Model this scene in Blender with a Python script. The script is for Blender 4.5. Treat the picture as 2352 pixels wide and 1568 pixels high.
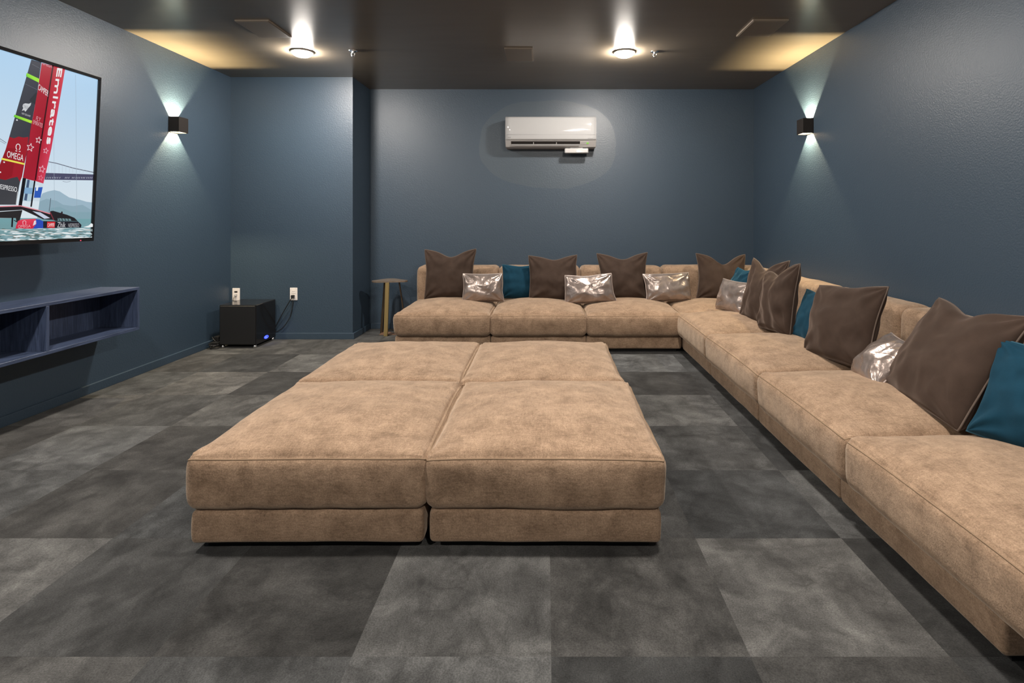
import bpy, bmesh, math, random
import numpy as np
from mathutils import Vector, Matrix, noise

scene = bpy.context.scene
for o in list(bpy.data.objects):
    bpy.data.objects.remove(o, do_unlink=True)
C = scene.collection
R = math.radians

# ------------------------------------------------------------------ camera
F, CX, CY, CAMZ = 1240.0, 1255.0, 500.0, 1.10      # focal length and vanishing point in pixels of the 2352x1568 frame
cam = bpy.data.cameras.new('camera')
cam.sensor_width = 36.0
cam.lens = F / 2352 * 36
cam.shift_x = (1176 - CX) / 2352
cam.shift_y = (CY - 784) / 2352
cam.clip_start = 0.02
camo = bpy.data.objects.new('camera', cam)
C.objects.link(camo)
camo.location = (0, 0, CAMZ)
camo.rotation_euler = (R(90), 0, 0)
scene.camera = camo

# ------------------------------------------------------------------ world, exposure
world = bpy.data.worlds.new('world')
scene.world = world
world.use_nodes = True
world.node_tree.nodes['Background'].inputs[0].default_value = (0.01, 0.01, 0.012, 1)
world.node_tree.nodes['Background'].inputs[1].default_value = 1.0
EXPO = 1.5
vs = scene.view_settings
scene.display_settings.display_device = 'sRGB'
vs.view_transform = 'Standard'
vs.look = 'None'
vs.exposure = EXPO
vs.gamma = 1.0
vs.use_curve_mapping = False
scene.cycles.use_denoising = True
scene.cycles.max_bounces = 10
scene.cycles.diffuse_bounces = 5
scene.cycles.glossy_bounces = 4
scene.cycles.sample_clamp_indirect = 6.0

# ------------------------------------------------------------------ room dimensions (metres)
XL, XR = -2.87, 2.06           # left and right wall
YB = 5.37                      # back wall
YN = 4.906                     # face of the projecting wall on the left
XN = -1.76                     # its right-hand side
YF = -2.3                      # wall behind the camera
ZC = 2.378                     # ceiling

LAMP_POWER = 300.0              # emission strength of the dome lamps
LAMP_COL = (1.0, 0.92, 0.84)
SCONCE_W = 11.0
SCONCE_COL = (1.0, 0.82, 0.50)
LAMPS = [(-1.877, 4.15), (0.602, 4.16), (-1.877, 1.75), (0.602, 1.75), (-1.877, -0.65), (0.602, -0.65)]


# ================================================================== helpers
def at(x, y, Y):
    """pixel of the photograph -> point at depth Y"""
    return Vector(((x - CX) * Y / F, Y, CAMZ + (CY - y) * Y / F))


def obj(name, me, mat=None, parent=None, smooth=False):
    o = bpy.data.objects.new(name, me)
    C.objects.link(o)
    if mat is not None:
        me.materials.append(mat)
    if parent is not None:
        o.parent = parent
    if smooth:
        me.polygons.foreach_set('use_smooth', [True] * len(me.polygons))
    return o


def mesh(name, verts, faces):
    me = bpy.data.meshes.new(name)
    me.from_pydata([tuple(v) for v in verts], [], faces)
    me.update()
    return me


def bm_mesh(name, bm):
    bmesh.ops.recalc_face_normals(bm, faces=bm.faces)
    me = bpy.data.meshes.new(name)
    bm.to_mesh(me)
    bm.free()
    return me


def add_box(bm, lo, hi, bevel=0.0, seg=2):
    g = bmesh.ops.create_cube(bm, size=1.0)
    vsx = g['verts']
    for v in vsx:
        v.co = Vector([lo[i] + (v.co[i] + .5) * (hi[i] - lo[i]) for i in range(3)])
    if bevel > 0:
        es = {e for v in vsx for e in v.link_edges}
        bmesh.ops.bevel(bm, geom=list(es), offset=bevel, segments=seg, profile=.5, affect='EDGES')


def box(name, lo, hi, mat, parent=None, bevel=0.0, seg=2, smooth=False):
    bm = bmesh.new()
    add_box(bm, lo, hi, bevel, seg)
    return obj(name, bm_mesh(name, bm), mat, parent, smooth)


def tube_data(path, r, n=8, closed=False):
    P = [Vector(p) for p in path]
    m = len(P)
    V, Fc = [], []
    prev = None
    for i in range(m):
        if closed:
            t = P[(i + 1) % m] - P[i - 1]
        else:
            t = P[min(i + 1, m - 1)] - P[max(i - 1, 0)]
        t.normalize()
        if prev is None:
            a = t.orthogonal().normalized()
        else:
            a = (prev - t * prev.dot(t))
            a = a.normalized() if a.length > 1e-6 else t.orthogonal().normalized()
        prev = a
        b = t.cross(a)
        for k in range(n):
            an = 2 * math.pi * k / n
            V.append(P[i] + (a * math.cos(an) + b * math.sin(an)) * r)
    for i in range(m if closed else m - 1):
        j = (i + 1) % m
        for k in range(n):
            k2 = (k + 1) % n
            Fc.append((i * n + k, i * n + k2, j * n + k2, j * n + k))
    if not closed:
        Fc.append(tuple(range(n - 1, -1, -1)))
        Fc.append(tuple((m - 1) * n + k for k in range(n)))
    return V, Fc


def tube(name, path, r, mat, parent=None, n=8, closed=False):
    V, Fc = tube_data(path, r, n, closed)
    return obj(name, mesh(name, V, Fc), mat, parent, True)


def spline(pts, n=8):
    P = [Vector(p) for p in pts]
    P = [P[0]] + P + [P[-1]]
    out = []
    for i in range(1, len(P) - 2):
        for k in range(n):
            t = k / n
            a, b, c, d = P[i - 1], P[i], P[i + 1], P[i + 2]
            out.append(.5 * ((2 * b) + (c - a) * t + (2 * a - 5 * b + 4 * c - d) * t * t + (3 * b - a - 3 * c + d) * t ** 3))
    out.append(P[-2])
    return out


def lathe(name, prof, mat, parent=None, n=32, smooth=True):
    V, Fc = [], []
    for (r, z) in prof:
        for k in range(n):
            a = 2 * math.pi * k / n
            V.append((r * math.cos(a), r * math.sin(a), z))
    for i in range(len(prof) - 1):
        for k in range(n):
            k2 = (k + 1) % n
            Fc.append((i * n + k, i * n + k2, (i + 1) * n + k2, (i + 1) * n + k))
    bm = bmesh.new()
    bm.from_mesh(mesh('tmp', V, Fc))
    bmesh.ops.remove_doubles(bm, verts=bm.verts, dist=1e-5)
    return obj(name, bm_mesh(name, bm), mat, parent, smooth)


def empty(name, loc=(0, 0, 0), rz=0.0):
    o = bpy.data.objects.new(name, None)
    C.objects.link(o)
    o.empty_display_size = .1
    o.location = loc
    o.rotation_euler = (0, 0, rz)
    return o


def tag(o, label, cat, group=None):
    o['label'] = label
    o['category'] = cat
    if group:
        o['group'] = group
    return o


def struct(o):
    o['kind'] = 'structure'
    return o


# ================================================================== materials
def srgb(r, g, b):
    f = lambda c: (c / 255 / 12.92) if c / 255 <= .04045 else ((c / 255 + .055) / 1.055) ** 2.4
    return (f(r), f(g), f(b), 1)


class Mat:
    def __init__(s, name, col=(.5, .5, .5, 1), rough=.5, metal=0.0, spec=.5):
        s.m = bpy.data.materials.new(name)
        s.m.use_nodes = True
        s.nt = s.m.node_tree
        s.b = s.nt.nodes['Principled BSDF']
        s.set('Base Color', col if len(col) == 4 else (*col, 1))
        s.set('Roughness', rough)
        s.set('Metallic', metal)
        s.set('Specular IOR Level', spec)

    def set(s, k, v):
        s.b.inputs[k].default_value = v

    def n(s, t, **kw):
        nd = s.nt.nodes.new(t)
        for k, v in kw.items():
            if hasattr(nd, k) and k not in nd.inputs.keys():
                setattr(nd, k, v)
            else:
                nd.inputs[k].default_value = v
        return nd

    def l(s, a, b):
        s.nt.links.new(a, b)

    def coords(s, scale=(1, 1, 1), kind='Object', rnd=False):
        tc = s.n('ShaderNodeTexCoord')
        mp = s.n('ShaderNodeMapping')
        mp.inputs['Scale'].default_value = scale
        s.l(tc.outputs[kind], mp.inputs['Vector'])
        if rnd:
            oi = s.n('ShaderNodeObjectInfo')
            ml = s.n('ShaderNodeVectorMath', operation='SCALE')
            ml.inputs[0].default_value = (37.0, 91.0, 53.0)
            s.l(oi.outputs['Random'], ml.inputs['Scale'])
            s.l(ml.outputs[0], mp.inputs['Location'])
        return mp.outputs[0]

    def noise(s, vec, scale, detail=3, rough=.5, dist=0.0):
        nd = s.n('ShaderNodeTexNoise')
        nd.inputs['Scale'].default_value = scale
        nd.inputs['Detail'].default_value = detail
        nd.inputs['Roughness'].default_value = rough
        nd.inputs['Distortion'].default_value = dist
        if vec is not None:
            s.l(vec, nd.inputs['Vector'])
        return nd.outputs['Fac']

    def ramp(s, fac, stops):
        nd = s.n('ShaderNodeValToRGB')
        cr = nd.color_ramp
        while len(cr.elements) < len(stops):
            cr.elements.new(.5)
        for e, (p, c) in zip(cr.elements, stops):
            e.position = p
            e.color = c if len(c) == 4 else (*c, 1)
        s.l(fac, nd.inputs[0])
        return nd.outputs[0]

    def mix(s, fac, a, b, mode='MIX'):
        nd = s.n('ShaderNodeMix', data_type='RGBA', blend_type=mode)
        for sock, v in ((nd.inputs[0], fac), (nd.inputs[6], a), (nd.inputs[7], b)):
            if isinstance(v, (int, float)):
                sock.default_value = v
            elif isinstance(v, tuple):
                sock.default_value = v
            else:
                s.l(v, sock)
        return nd.outputs[2]

    def math(s, op, a, b=0.0):
        nd = s.n('ShaderNodeMath', operation=op)
        for i, v in enumerate((a, b)):
            if isinstance(v, (int, float)):
                nd.inputs[i].default_value = v
            else:
                s.l(v, nd.inputs[i])
        return nd.outputs[0]

    def col(s, sock):
        s.l(sock, s.b.inputs['Base Color'])

    def bump(s, h, strength=.2, dist=.01):
        nd = s.n('ShaderNodeBump')
        nd.inputs['Strength'].default_value = strength
        nd.inputs['Distance'].default_value = dist
        s.l(h, nd.inputs['Height'])
        s.l(nd.outputs[0], s.b.inputs['Normal'])
        return nd

    def sheen(s, w, rough, tint):
        s.set('Sheen Weight', w)
        s.set('Sheen Roughness', rough)
        s.set('Sheen Tint', tint)

    def emit(s, col, strength):
        s.set('Emission Color', (*col[:3], 1))
        s.set('Emission Strength', strength)


def wall_mat(name, patch=False):
    M = Mat(name, rough=.46, spec=.65)
    v = M.coords()
    n1 = M.noise(v, 1.3, 2)
    base = M.mix(n1, (.0300, .0520, .0780, 1), (.0350, .0600, .0890, 1))
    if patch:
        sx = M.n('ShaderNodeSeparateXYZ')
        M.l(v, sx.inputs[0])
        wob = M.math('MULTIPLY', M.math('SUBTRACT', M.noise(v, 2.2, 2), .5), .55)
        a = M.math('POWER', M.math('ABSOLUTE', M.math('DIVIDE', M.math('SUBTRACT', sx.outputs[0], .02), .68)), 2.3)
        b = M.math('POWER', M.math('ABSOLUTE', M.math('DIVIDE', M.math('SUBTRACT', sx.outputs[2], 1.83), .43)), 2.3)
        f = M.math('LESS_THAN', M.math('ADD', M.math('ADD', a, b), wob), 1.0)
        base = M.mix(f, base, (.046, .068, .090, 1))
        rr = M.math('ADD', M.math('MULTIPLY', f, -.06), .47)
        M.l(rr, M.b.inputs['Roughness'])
    M.col(base)
    M.bump(M.noise(v, 120, 2, .5), .26, .005)
    return M.m


M_WALL = wall_mat('wall_paint')
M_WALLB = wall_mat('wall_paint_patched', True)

_m = Mat('ceiling_paint', (.085, .066, .043, 1), .23, spec=.5)
_v = _m.coords((1, 6, 1))
_m.col(_m.mix(_m.noise(_v, 2, 2), (.155, .127, .092, 1), (.178, .146, .106, 1)))
_m.bump(_m.noise(_m.coords((1, 4, 1)), 40, 2), .012, .004)
M_CEIL = _m.m

_m = Mat('ceiling_panel_paint', (.18, .145, .108, 1), .45)
_m.bump(_m.noise(_m.coords(), 500, 1), .2, .001)
M_CPANEL = _m.m

# carpet tiles: tone from the tile, marbled blotches and dark veins, short pile
_m = Mat('carpet', rough=.95, spec=.15)
_w = _m.coords(kind='Object', rnd=True)
_oi = _m.n('ShaderNodeObjectInfo')
_bl = _m.noise(_w, 6.5, 7, .62, .5)
_st = _m.noise(_m.coords((2.4, 5, 1), rnd=True), 1.8, 6, .62, .8)
_vo = _m.n('ShaderNodeTexVoronoi', feature='DISTANCE_TO_EDGE')
_dv = _m.n('ShaderNodeVectorMath', operation='MULTIPLY_ADD')
_nz = _m.n('ShaderNodeTexNoise')
_nz.inputs['Scale'].default_value = 5.0
_nz.inputs['Detail'].default_value = 4
_m.l(_w, _nz.inputs['Vector'])
_m.l(_nz.outputs['Color'], _dv.inputs[0])
_dv.inputs[1].default_value = (.35, .35, .35)
_m.l(_w, _dv.inputs[2])
_m.l(_dv.outputs[0], _vo.inputs['Vector'])
_vo.inputs['Scale'].default_value = 6.5
_vein = _m.ramp(_vo.outputs['Distance'], [(0, (.50, .50, .50)), (.07, (.80, .80, .80)), (.20, (1, 1, 1))])
_vmask = _m.ramp(_m.noise(_w, 2.7, 2), [(.45, (0, 0, 0)), (.62, (1, 1, 1))])
_c = _m.ramp(_bl, [(.32, (.020, .0205, .0205)), (.5, (.050, .0513, .0510)), (.68, (.104, .1060, .1045))])
_c = _m.mix(.34, _c, _m.ramp(_st, [(.34, (.020, .0205, .0205)), (.66, (.092, .0938, .0925))]))
_c = _m.mix(_m.math('MULTIPLY', _vmask, .7), _c, _m.mix(1.0, _c, _vein, 'MULTIPLY'))
_c = _m.mix(1.0, _c, _oi.outputs['Color'], 'MULTIPLY')
_pile = _m.noise(_m.coords(rnd=True), 230, 3, .75)
_c = _m.mix(1.0, _c, _m.ramp(_pile, [(.3, (.58, .58, .58)), (.7, (1.42, 1.42, 1.42))]), 'MULTIPLY')
_m.col(_c)
_m.sheen(.10, .5, (.8, .78, .75, 1))
_m.bump(_pile, .5, .003)
M_CARPET = _m.m
M_SUB = Mat('subfloor', (.05, .05, .05, 1), .9).m


def fabric(name, dark, light, weave=260, sheen=.35):
    M = Mat(name, rough=.9, spec=.2)
    v = M.coords(rnd=True)
    a = M.noise(v, 11, 7, .7, .4)
    b = M.noise(M.coords((2.2, 10, 10), rnd=True), 15, 5, .65)
    c2 = M.noise(M.coords((10, 2.2, 10), rnd=True), 15, 5, .65)
    f = M.math('ADD', M.math('MULTIPLY', a, .5), M.math('ADD', M.math('MULTIPLY', b, .25), M.math('MULTIPLY', c2, .25)))
    c = M.ramp(f, [(.40, dark), (.60, light)])
    w = M.noise(v, weave, 2, .6)
    c = M.mix(1.0, c, M.ramp(w, [(.3, (.80, .80, .80)), (.7, (1.18, 1.18, 1.18))]), 'MULTIPLY')
    M.col(c)
    M.sheen(sheen, .45, (1, .86, .70, 1))
    M.bump(M.math('ADD', M.math('MULTIPLY', w, .4), M.noise(v, 26, 4)), .30, .006)
    return M.m


M_SOFA = fabric('tan_chenille', (.195, .127, .081), (.390, .268, .178))
M_SEAM = Mat('tan_stitching', (.25, .17, .105, 1), .9).m
M_PLINTH = Mat('black_plinth', (.008, .008, .009, 1), .6).m


def velvet(name, col, tint, sh, rough=.35):
    M = Mat(name, rough=.85, spec=.15)
    v = M.coords(rnd=True)
    f = M.noise(v, 14, 4, .6, .3)
    lo = tuple(c * .88 for c in col)
    hi = tuple(c * 1.12 for c in col)
    M.col(M.ramp(f, [(.35, lo), (.65, hi)]))
    M.sheen(sh, rough, (*tint, 1))
    M.bump(M.noise(v, 420, 2), .15, .002)
    return M.m


M_BROWN = velvet('brown_velvet', (.046, .030, .0225), (.62, .50, .43), .48)
M_TEAL = velvet('teal_velvet', (.005, .036, .063), (.20, .46, .66), .32)
M_BROWNP = Mat('brown_piping', (.10, .072, .056, 1), .8).m
M_TEALP = Mat('teal_piping', (.012, .07, .11, 1), .8).m

_m = Mat('metallic_blush_leather', (.40, .33, .30, 1), .27, metal=.65, spec=.5)
_v = _m.coords(rnd=True)
_m.col(_m.ramp(_m.noise(_v, 8, 4), [(.35, (.27, .22, .195)), (.65, (.42, .35, .315))]))
_m.bump(_m.math('ADD', _m.noise(_v, 9, 4, .5, .8), _m.math('MULTIPLY', _m.noise(_v, 90, 3), .06)), .28, .03)
M_SILVER = _m.m
M_SILVERP = Mat('metallic_piping', (.50, .42, .38, 1), .4, metal=.5).m

_m = Mat('navy_stained_wood', rough=.42)
_v = _m.coords((14, 1, 14))
_g = _m.noise(_v, 6, 6, .65, .6)
_m.col(_m.ramp(_g, [(.3, (.022, .032, .062)), (.7, (.066, .092, .165))]))
_m.bump(_g, .15, .003)
M_NAVY = _m.m
_m = Mat('navy_stained_wood_upright', rough=.42)
_v = _m.coords((14, 14, 1))
_g = _m.noise(_v, 6, 6, .65, .6)
_m.col(_m.ramp(_g, [(.3, (.022, .032, .062)), (.7, (.066, .092, .165))]))
_m.bump(_g, .15, .003)
M_NAVYV = _m.m

M_BLACKG = Mat('black_gloss', (.010, .010, .011, 1), .12).m
_m = Mat('black_vinyl', (.012, .012, .013, 1), .45)
_m.bump(_m.noise(_m.coords(), 300, 2), .1, .002)
M_BLACK = _m.m
M_RUBBER = Mat('black_rubber', (.012, .012, .013, 1), .55).m
M_CHROME = Mat('chrome', (.85, .84, .82, 1), .15, metal=1.0).m
M_BRASS = Mat('brushed_brass', (.55, .40, .17, 1), .35, metal=.75).m
M_BRONZE = Mat('dark_bronze', (.10, .070, .045, 1), .4, metal=.6).m
M_COPPER = Mat('copper_bar', (.50, .30, .20, 1), .35, metal=.7).m
_m = Mat('bronze_table_top', rough=.33, metal=.45)
_m.col(_m.ramp(_m.noise(_m.coords((3, 20, 3)), 6, 4), [(.3, (.22, .17, .125)), (.7, (.33, .26, .20))]))
M_TTOP = _m.m
M_WHITE = Mat('white_plastic_gloss', (.45, .45, .45, 1), .07).m
M_WHITEM = Mat('white_plastic_matt', (.46, .45, .44, 1), .4).m
M_PLATE = Mat('outlet_plastic', (.80, .74, .70, 1), .35).m
M_DARKSLOT = Mat('dark_slot', (.012, .009, .007, 1), .7).m
M_GREY = Mat('grey_print', (.25, .25, .25, 1), .5).m
M_SCONCE = Mat('sconce_bronze_black', (.022, .017, .014, 1), .4, metal=.3).m
_m = Mat('lamp_dome_glow', (.9, .9, .9, 1), .4)
_m.emit(LAMP_COL, LAMP_POWER)
M_DOME = _m.m
M_TRIM = Mat('lamp_trim_bronze', (.25, .22, .18, 1), .35).m
_m = Mat('sconce_led_glow', (.9, .9, .9, 1), .4)
_m.emit((1, .92, .75), 25)
M_LED = _m.m
_m = Mat('blue_led', (.05, .08, .8, 1), .3)
_m.emit((.025, .045, 1.0), 1.6)
M_BLUE = _m.m
_m = Mat('blue_led_core', (.3, .4, 1, 1), .3)
_m.emit((.10, .14, .9), .35)
M_BLUEC = _m.m
_m = Mat('green_led', (.2, .6, .1, 1), .3)
_m.emit((.3, .5, .05), .12)
M_GREEN = _m.m
_m = Mat('red_led', (.7, .05, .1, 1), .3)
_m.emit((1, .05, .1), .8)
M_RED = _m.m
# the picture on the television: flat print, colours carried per face
_m = Mat('television_picture', (0, 0, 0, 1), .25, spec=.2)
_a = _m.n('ShaderNodeVertexColor', layer_name='Col')
_m.l(_a.outputs['Color'], _m.b.inputs['Emission Color'])
_m.set('Emission Strength', .95 * 2 ** -EXPO)
M_PIC = _m.m

# ================================================================== the setting
struct(box('wall_left', (XL - .12, YF - .12, 0), (XL, YB + .12, ZC), M_WALL))
struct(box('wall_right', (XR, YF - .12, 0), (XR + .12, YB + .12, ZC), M_WALL))
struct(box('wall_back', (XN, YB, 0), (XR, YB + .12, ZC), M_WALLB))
struct(box('wall_projecting', (XL, YN, 0), (XN, YB + .12, ZC), M_WALL))
struct(box('wall_front', (XL, YF - .12, 0), (XR, YF, ZC), M_WALL))
struct(box('ceiling', (XL - .12, YF - .12, ZC), (XR + .12, YB + .12, ZC + .1), M_CEIL))
floor = struct(box('floor', (XL - .12, YF - .12, -.1), (XR + .12, YB + .12, -.012), M_SUB))

BH, BT = .055, .018


def baseboard(name, lo, hi):
    struct(box(name, lo, hi, M_WALL, bevel=.002, seg=2))


baseboard('baseboard_left', (XL, YF, 0), (XL + BT, YN, BH))
baseboard('baseboard_right', (XR - BT, YF, 0), (XR, YB, BH))
baseboard('baseboard_projecting', (XL + BT, YN - BT, 0), (XN + BT, YN, BH))
baseboard('baseboard_return', (XN, YN, 0), (XN + BT, YB, BH))
baseboard('baseboard_back', (XN + BT, YB - BT, 0), (XR - BT, YB, BH))

# carpet tiles, half a metre square, each its own shade
L_, M_, D_ = 1.42, .95, .60
tone = {}
for k, v in {-6: 1.0, -5: 1.25, -4: 1.2, -3: 1.15, -2: .95, -1: 1.35, 0: .72, 1: .88, 2: .62, 3: .6}.items():
    tone[(k, -1)] = v
for k, v in {-6: 1.1, -5: 1.2, -4: 1.45, -3: .80, -2: .70, -1: 1.30, 0: .88, 1: 1.38, 2: .58, 3: .7}.items():
    tone[(k, 0)] = v
for k, v in {-6: 1.0, -5: 1.1, -4: .72, -3: .92, -2: .8, -1: .9, 0: .80, 1: .76, 2: 1.25, 3: 1}.items():
    tone[(k, 1)] = v
for k, v in {-6: .85, -5: 1.30, -4: .72, -3: .62, 0: .85, 1: .98, 2: .60}.items():
    tone[(k, 2)] = v
for k, v in {-6: 1.05, -5: .88, -4: 1.12, -3: .8, 0: 1.1, 1: 1.30, 2: .80}.items():
    tone[(k, 3)] = v
for k, v in {-6: 1.0, -5: 1.30, -4: .68, -3: .9, 0: .75, 1: .62, 2: .75}.items():
    tone[(k, 4)] = v
for k, v in {-6: .75, -5: .66, -4: 1.25, -3: 1.2, 0: 1.2, 1: 1.38, 2: .9}.items():
    tone[(k, 5)] = v
for k, v in {-6: 1.1, -5: .95, -4: 1.0, -3: .85, 0: .8, 1: .85}.items():
    tone[(k, 6)] = v
rt = random.Random(5)
TS, TX0, TY0 = .5, .012, 1.354
tile_cache = {}
for r in range(-8, 9):
    y0, y1 = TY0 + r * TS, TY0 + (r + 1) * TS
    y0, y1 = max(y0, YF), min(y1, YB)
    if y1 - y0 < .02:
        continue
    for k in range(-6, 5):
        x0, x1 = max(TX0 + k * TS, XL), min(TX0 + (k + 1) * TS, XR)
        if x1 - x0 < .02:
            continue
        if y0 >= YN and x1 < XN:
            continue
        key = (round(x1 - x0, 3), round(y1 - y0, 3))
        if key not in tile_cache:
            bm = bmesh.new()
            w, d = x1 - x0 - .0001, y1 - y0 - .0001
            add_box(bm, (-w / 2, -d / 2, -.012), (w / 2, d / 2, 0), 0)
            me = bm_mesh('carpet_tile', bm)
            me.materials.append(M_CARPET)
            tile_cache[key] = me
        o = bpy.data.objects.new('carpet_tile', tile_cache[key])
        C.objects.link(o)
        o.parent = floor
        o.location = ((x0 + x1) / 2, (y0 + y1) / 2, rt.uniform(-.0003, 0))
        t = tone.get((k, r), rt.choice([.65, .8, .95, 1.2, 1.35]))
        warm = rt.uniform(-.035, .035)
        if k <= -4:
            warm += .02
        t = t ** 1.25
        o.color = (t * (1 + warm), t, t * (1 - warm), 1)
        if key == (.5, .5):
            o.rotation_euler = (0, 0, rt.randrange(4) * math.pi / 2)


# ================================================================== soft furniture
def axis_samples(half, r, n_in, n_r=5):
    e = [-half + r * (1 - math.cos(math.pi / 2 * k / n_r)) for k in range(n_r)]
    inner = [-half + r + (2 * half - 2 * r) * k / n_in for k in range(n_in + 1)]
    return np.array(e + inner + [-x for x in reversed(e)])


def cushion(name, dims, mat, parent, loc, r=.03, rb=None, crown=.05, bulge=.012, seed=0, wrinkle=.0025, n_in=26, corner=.008, seam_at=None, back_soft=0.0):
    """an upholstered block standing on z=0: rounded edges, crowned top, bulging sides, pinched upper corners"""
    a, b, c = dims[0] / 2, dims[1] / 2, dims[2] / 2
    rb = rb or r
    S = [axis_samples(a, r, n_in), axis_samples(b, r, n_in), axis_samples(c, min(r, c * .9), max(6, n_in // 3))]

    def deform(p):
        x, y, z = p
        u, v, w = x / a, y / b, z / c
        rr = r
        ix = max(-(a - rr), min(a - rr, x))
        iy = max(-(b - rr), min(b - rr, y))
        iz = max(-(c - rr), min(c - rr, z))
        d = Vector((x - ix, y - iy, z - iz))
        q = Vector((ix, iy, iz))
        nrm = d.normalized() if d.length > 1e-9 else Vector((0, 0, 1))
        q += nrm * rr
        h = (w + 1) / 2
        fu, fv = 1 - abs(u) ** 2.4, 1 - abs(v) ** 2.4
        q.z += crown * fu * fv * h ** 1.5
        q.z += crown * .22 * (fu + fv) * h ** 2 * .5
        side = max(0.0, 1 - w * w)
        q.x += math.copysign(bulge, u) * abs(u) ** 6 * side * (.6 + .4 * fv)
        q.y += math.copysign(bulge, v) * abs(v) ** 6 * side * (.6 + .4 * fu)
        # upper corners: pinched out with small radiating tucks
        if corner > 0 and w > -.2:
            dx, dy = a - abs(x), b - abs(y)
            g = math.exp(-((dx * dx + dy * dy) / .0075)) * max(0.0, w)
            ang = math.atan2(dy, dx + 1e-6)
            q.z += corner * g * (.35 + .5 * math.sin(ang * 7 + seed * 1.7))
            q.x += math.copysign(corner * .6, u) * g
            q.y += math.copysign(corner * .6, v) * g
        s = Vector((q.x * 4.3 + seed * 7.1, q.y * 4.3 - seed * 3.3, q.z * 5.5 + seed))
        k1 = noise.noise(s)
        s2 = Vector((q.x * 13 + seed * 2.1, q.y * 13 + seed * 5, q.z * 9))
        k2 = noise.noise(s2)
        q += nrm * (k1 * wrinkle * 2.0 + k2 * wrinkle)
        q.z += c
        return q

    V, Fc, idx = [], [], {}

    def vid(p):
        key = (round(p[0], 5), round(p[1], 5), round(p[2], 5))
        if key not in idx:
            idx[key] = len(V)
            V.append(deform(p))
        return idx[key]

    half = (a, b, c)
    for ax in range(3):
        o1, o2 = (ax + 1) % 3, (ax + 2) % 3
        for sgn in (-1, 1):
            A, B = S[o1], S[o2]
            for i in range(len(A) - 1):
                for j in range(len(B) - 1):
                    ps = []
                    for (ii, jj) in ((i, j), (i + 1, j), (i + 1, j + 1), (i, j + 1)):
                        p = [0, 0, 0]
                        p[ax] = sgn * half[ax]
                        p[o1] = A[ii]
                        p[o2] = B[jj]
                        ps.append(vid(p))
                    if sgn < 0:
                        ps.reverse()
                    Fc.append(tuple(ps))
    o = obj(name, mesh(name, V, Fc), mat, parent, True)
    o.location = loc
    # seam: thin stitched welt round the upper edge
    if seam_at:
        path = []
        inset = r * .30
        zz = c - r * .30
        N = 40
        aa, bb = a, b
        e = .0
        for k in range(N):
            path.append((-aa + 2 * aa * k / N, -bb, zz))
        for k in range(N):
            path.append((aa, -bb + 2 * bb * k / N, zz))
        for k in range(N):
            path.append((aa - 2 * aa * k / N, bb, zz))
        for k in range(N):
            path.append((-aa, bb - 2 * bb * k / N, zz))
        pts = [deform(p) for p in path]
        tube('seam', pts, .0026, M_SEAM, o, 6, True)
    return o


MOD = .78


def sofa_module(name, loc, rz, seed, back=True, width=MOD, dep=.80, cush=None):
    t = empty(name, loc, rz)
    w = width
    box('plinth', (-w / 2 + .035, .045, 0), (w / 2 - .035, .90 if back else dep - .045, .032), M_PLINTH, t)
    depth = .94 if back else dep - .004
    bs = cushion('base', (w - .006, depth, .108), M_SOFA, t, (0, depth / 2, .03), r=.015, crown=.002, bulge=.004, seed=seed + .3, wrinkle=.0012, n_in=14, corner=0)
    if back:
        cushion('seat_cushion', ((cush[1] if cush else w) - .002, .79, .185), M_SOFA, t, (cush[0] if cush else 0, -.045 + .395, .136), r=.042, crown=.052, bulge=.012, seed=seed, seam_at=True, corner=.010)
        cushion('backrest', (w - .006, .205, .50), M_SOFA, t, (0, .832, .137), r=.05, crown=.004, bulge=.008, seed=seed + .7, wrinkle=.002, n_in=20, corner=.004)
    else:
        cushion('seat_cushion', (w + .016, dep + .002, .185), M_SOFA, t, (0, dep / 2 - .008, .136), r=.036, crown=.050, bulge=.012, seed=seed, seam_at=True, corner=.012, n_in=34)
    return t


g_sofa = 'modules of the tan sectional sofa'
YS = 4.40                                              # base front of the back row
rowx = [-1.235 + MOD / 2, -1.235 + MOD * 1.5, -1.235 + MOD * 2.5]
labs = ['tan armless sofa module at the left end of the back row, beside the side table',
        'tan armless sofa module in the middle of the back row, under the air conditioner',
        'tan armless sofa module of the back row, next to the corner']
for i, x in enumerate(rowx):
    tag(sofa_module('sofa_module', (x, YS, 0), 0, 1.0 + i * 2.3), labs[i], 'sofa', g_sofa)
XS = 1.11                                              # base front of the right row
labs = ['tan sofa module of the right row nearest the corner, below two brown pillows',
        'tan sofa module second from the corner in the right row, under a teal pillow',
        'tan sofa module third from the corner in the right row, with the biggest brown pillow',
        'tan sofa module nearest the camera at the right edge, end of the right row']
ends = [4.398, 3.650, 2.826, 2.043, 1.305]               # where the bases meet
cends = [4.425, 3.612, 2.726, 1.932, 1.150]              # where the loose cushions meet
for i in range(4):
    yc, wd = (ends[i] + ends[i + 1]) / 2, ends[i] - ends[i + 1]
    cc, cw = (cends[i] + cends[i + 1]) / 2, cends[i] - cends[i + 1]
    tag(sofa_module('sofa_module', (XS, yc, 0), -math.pi / 2, 9.0 + i * 1.9, width=wd, cush=(yc - cc, cw)), labs[i], 'sofa', g_sofa)
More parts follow.
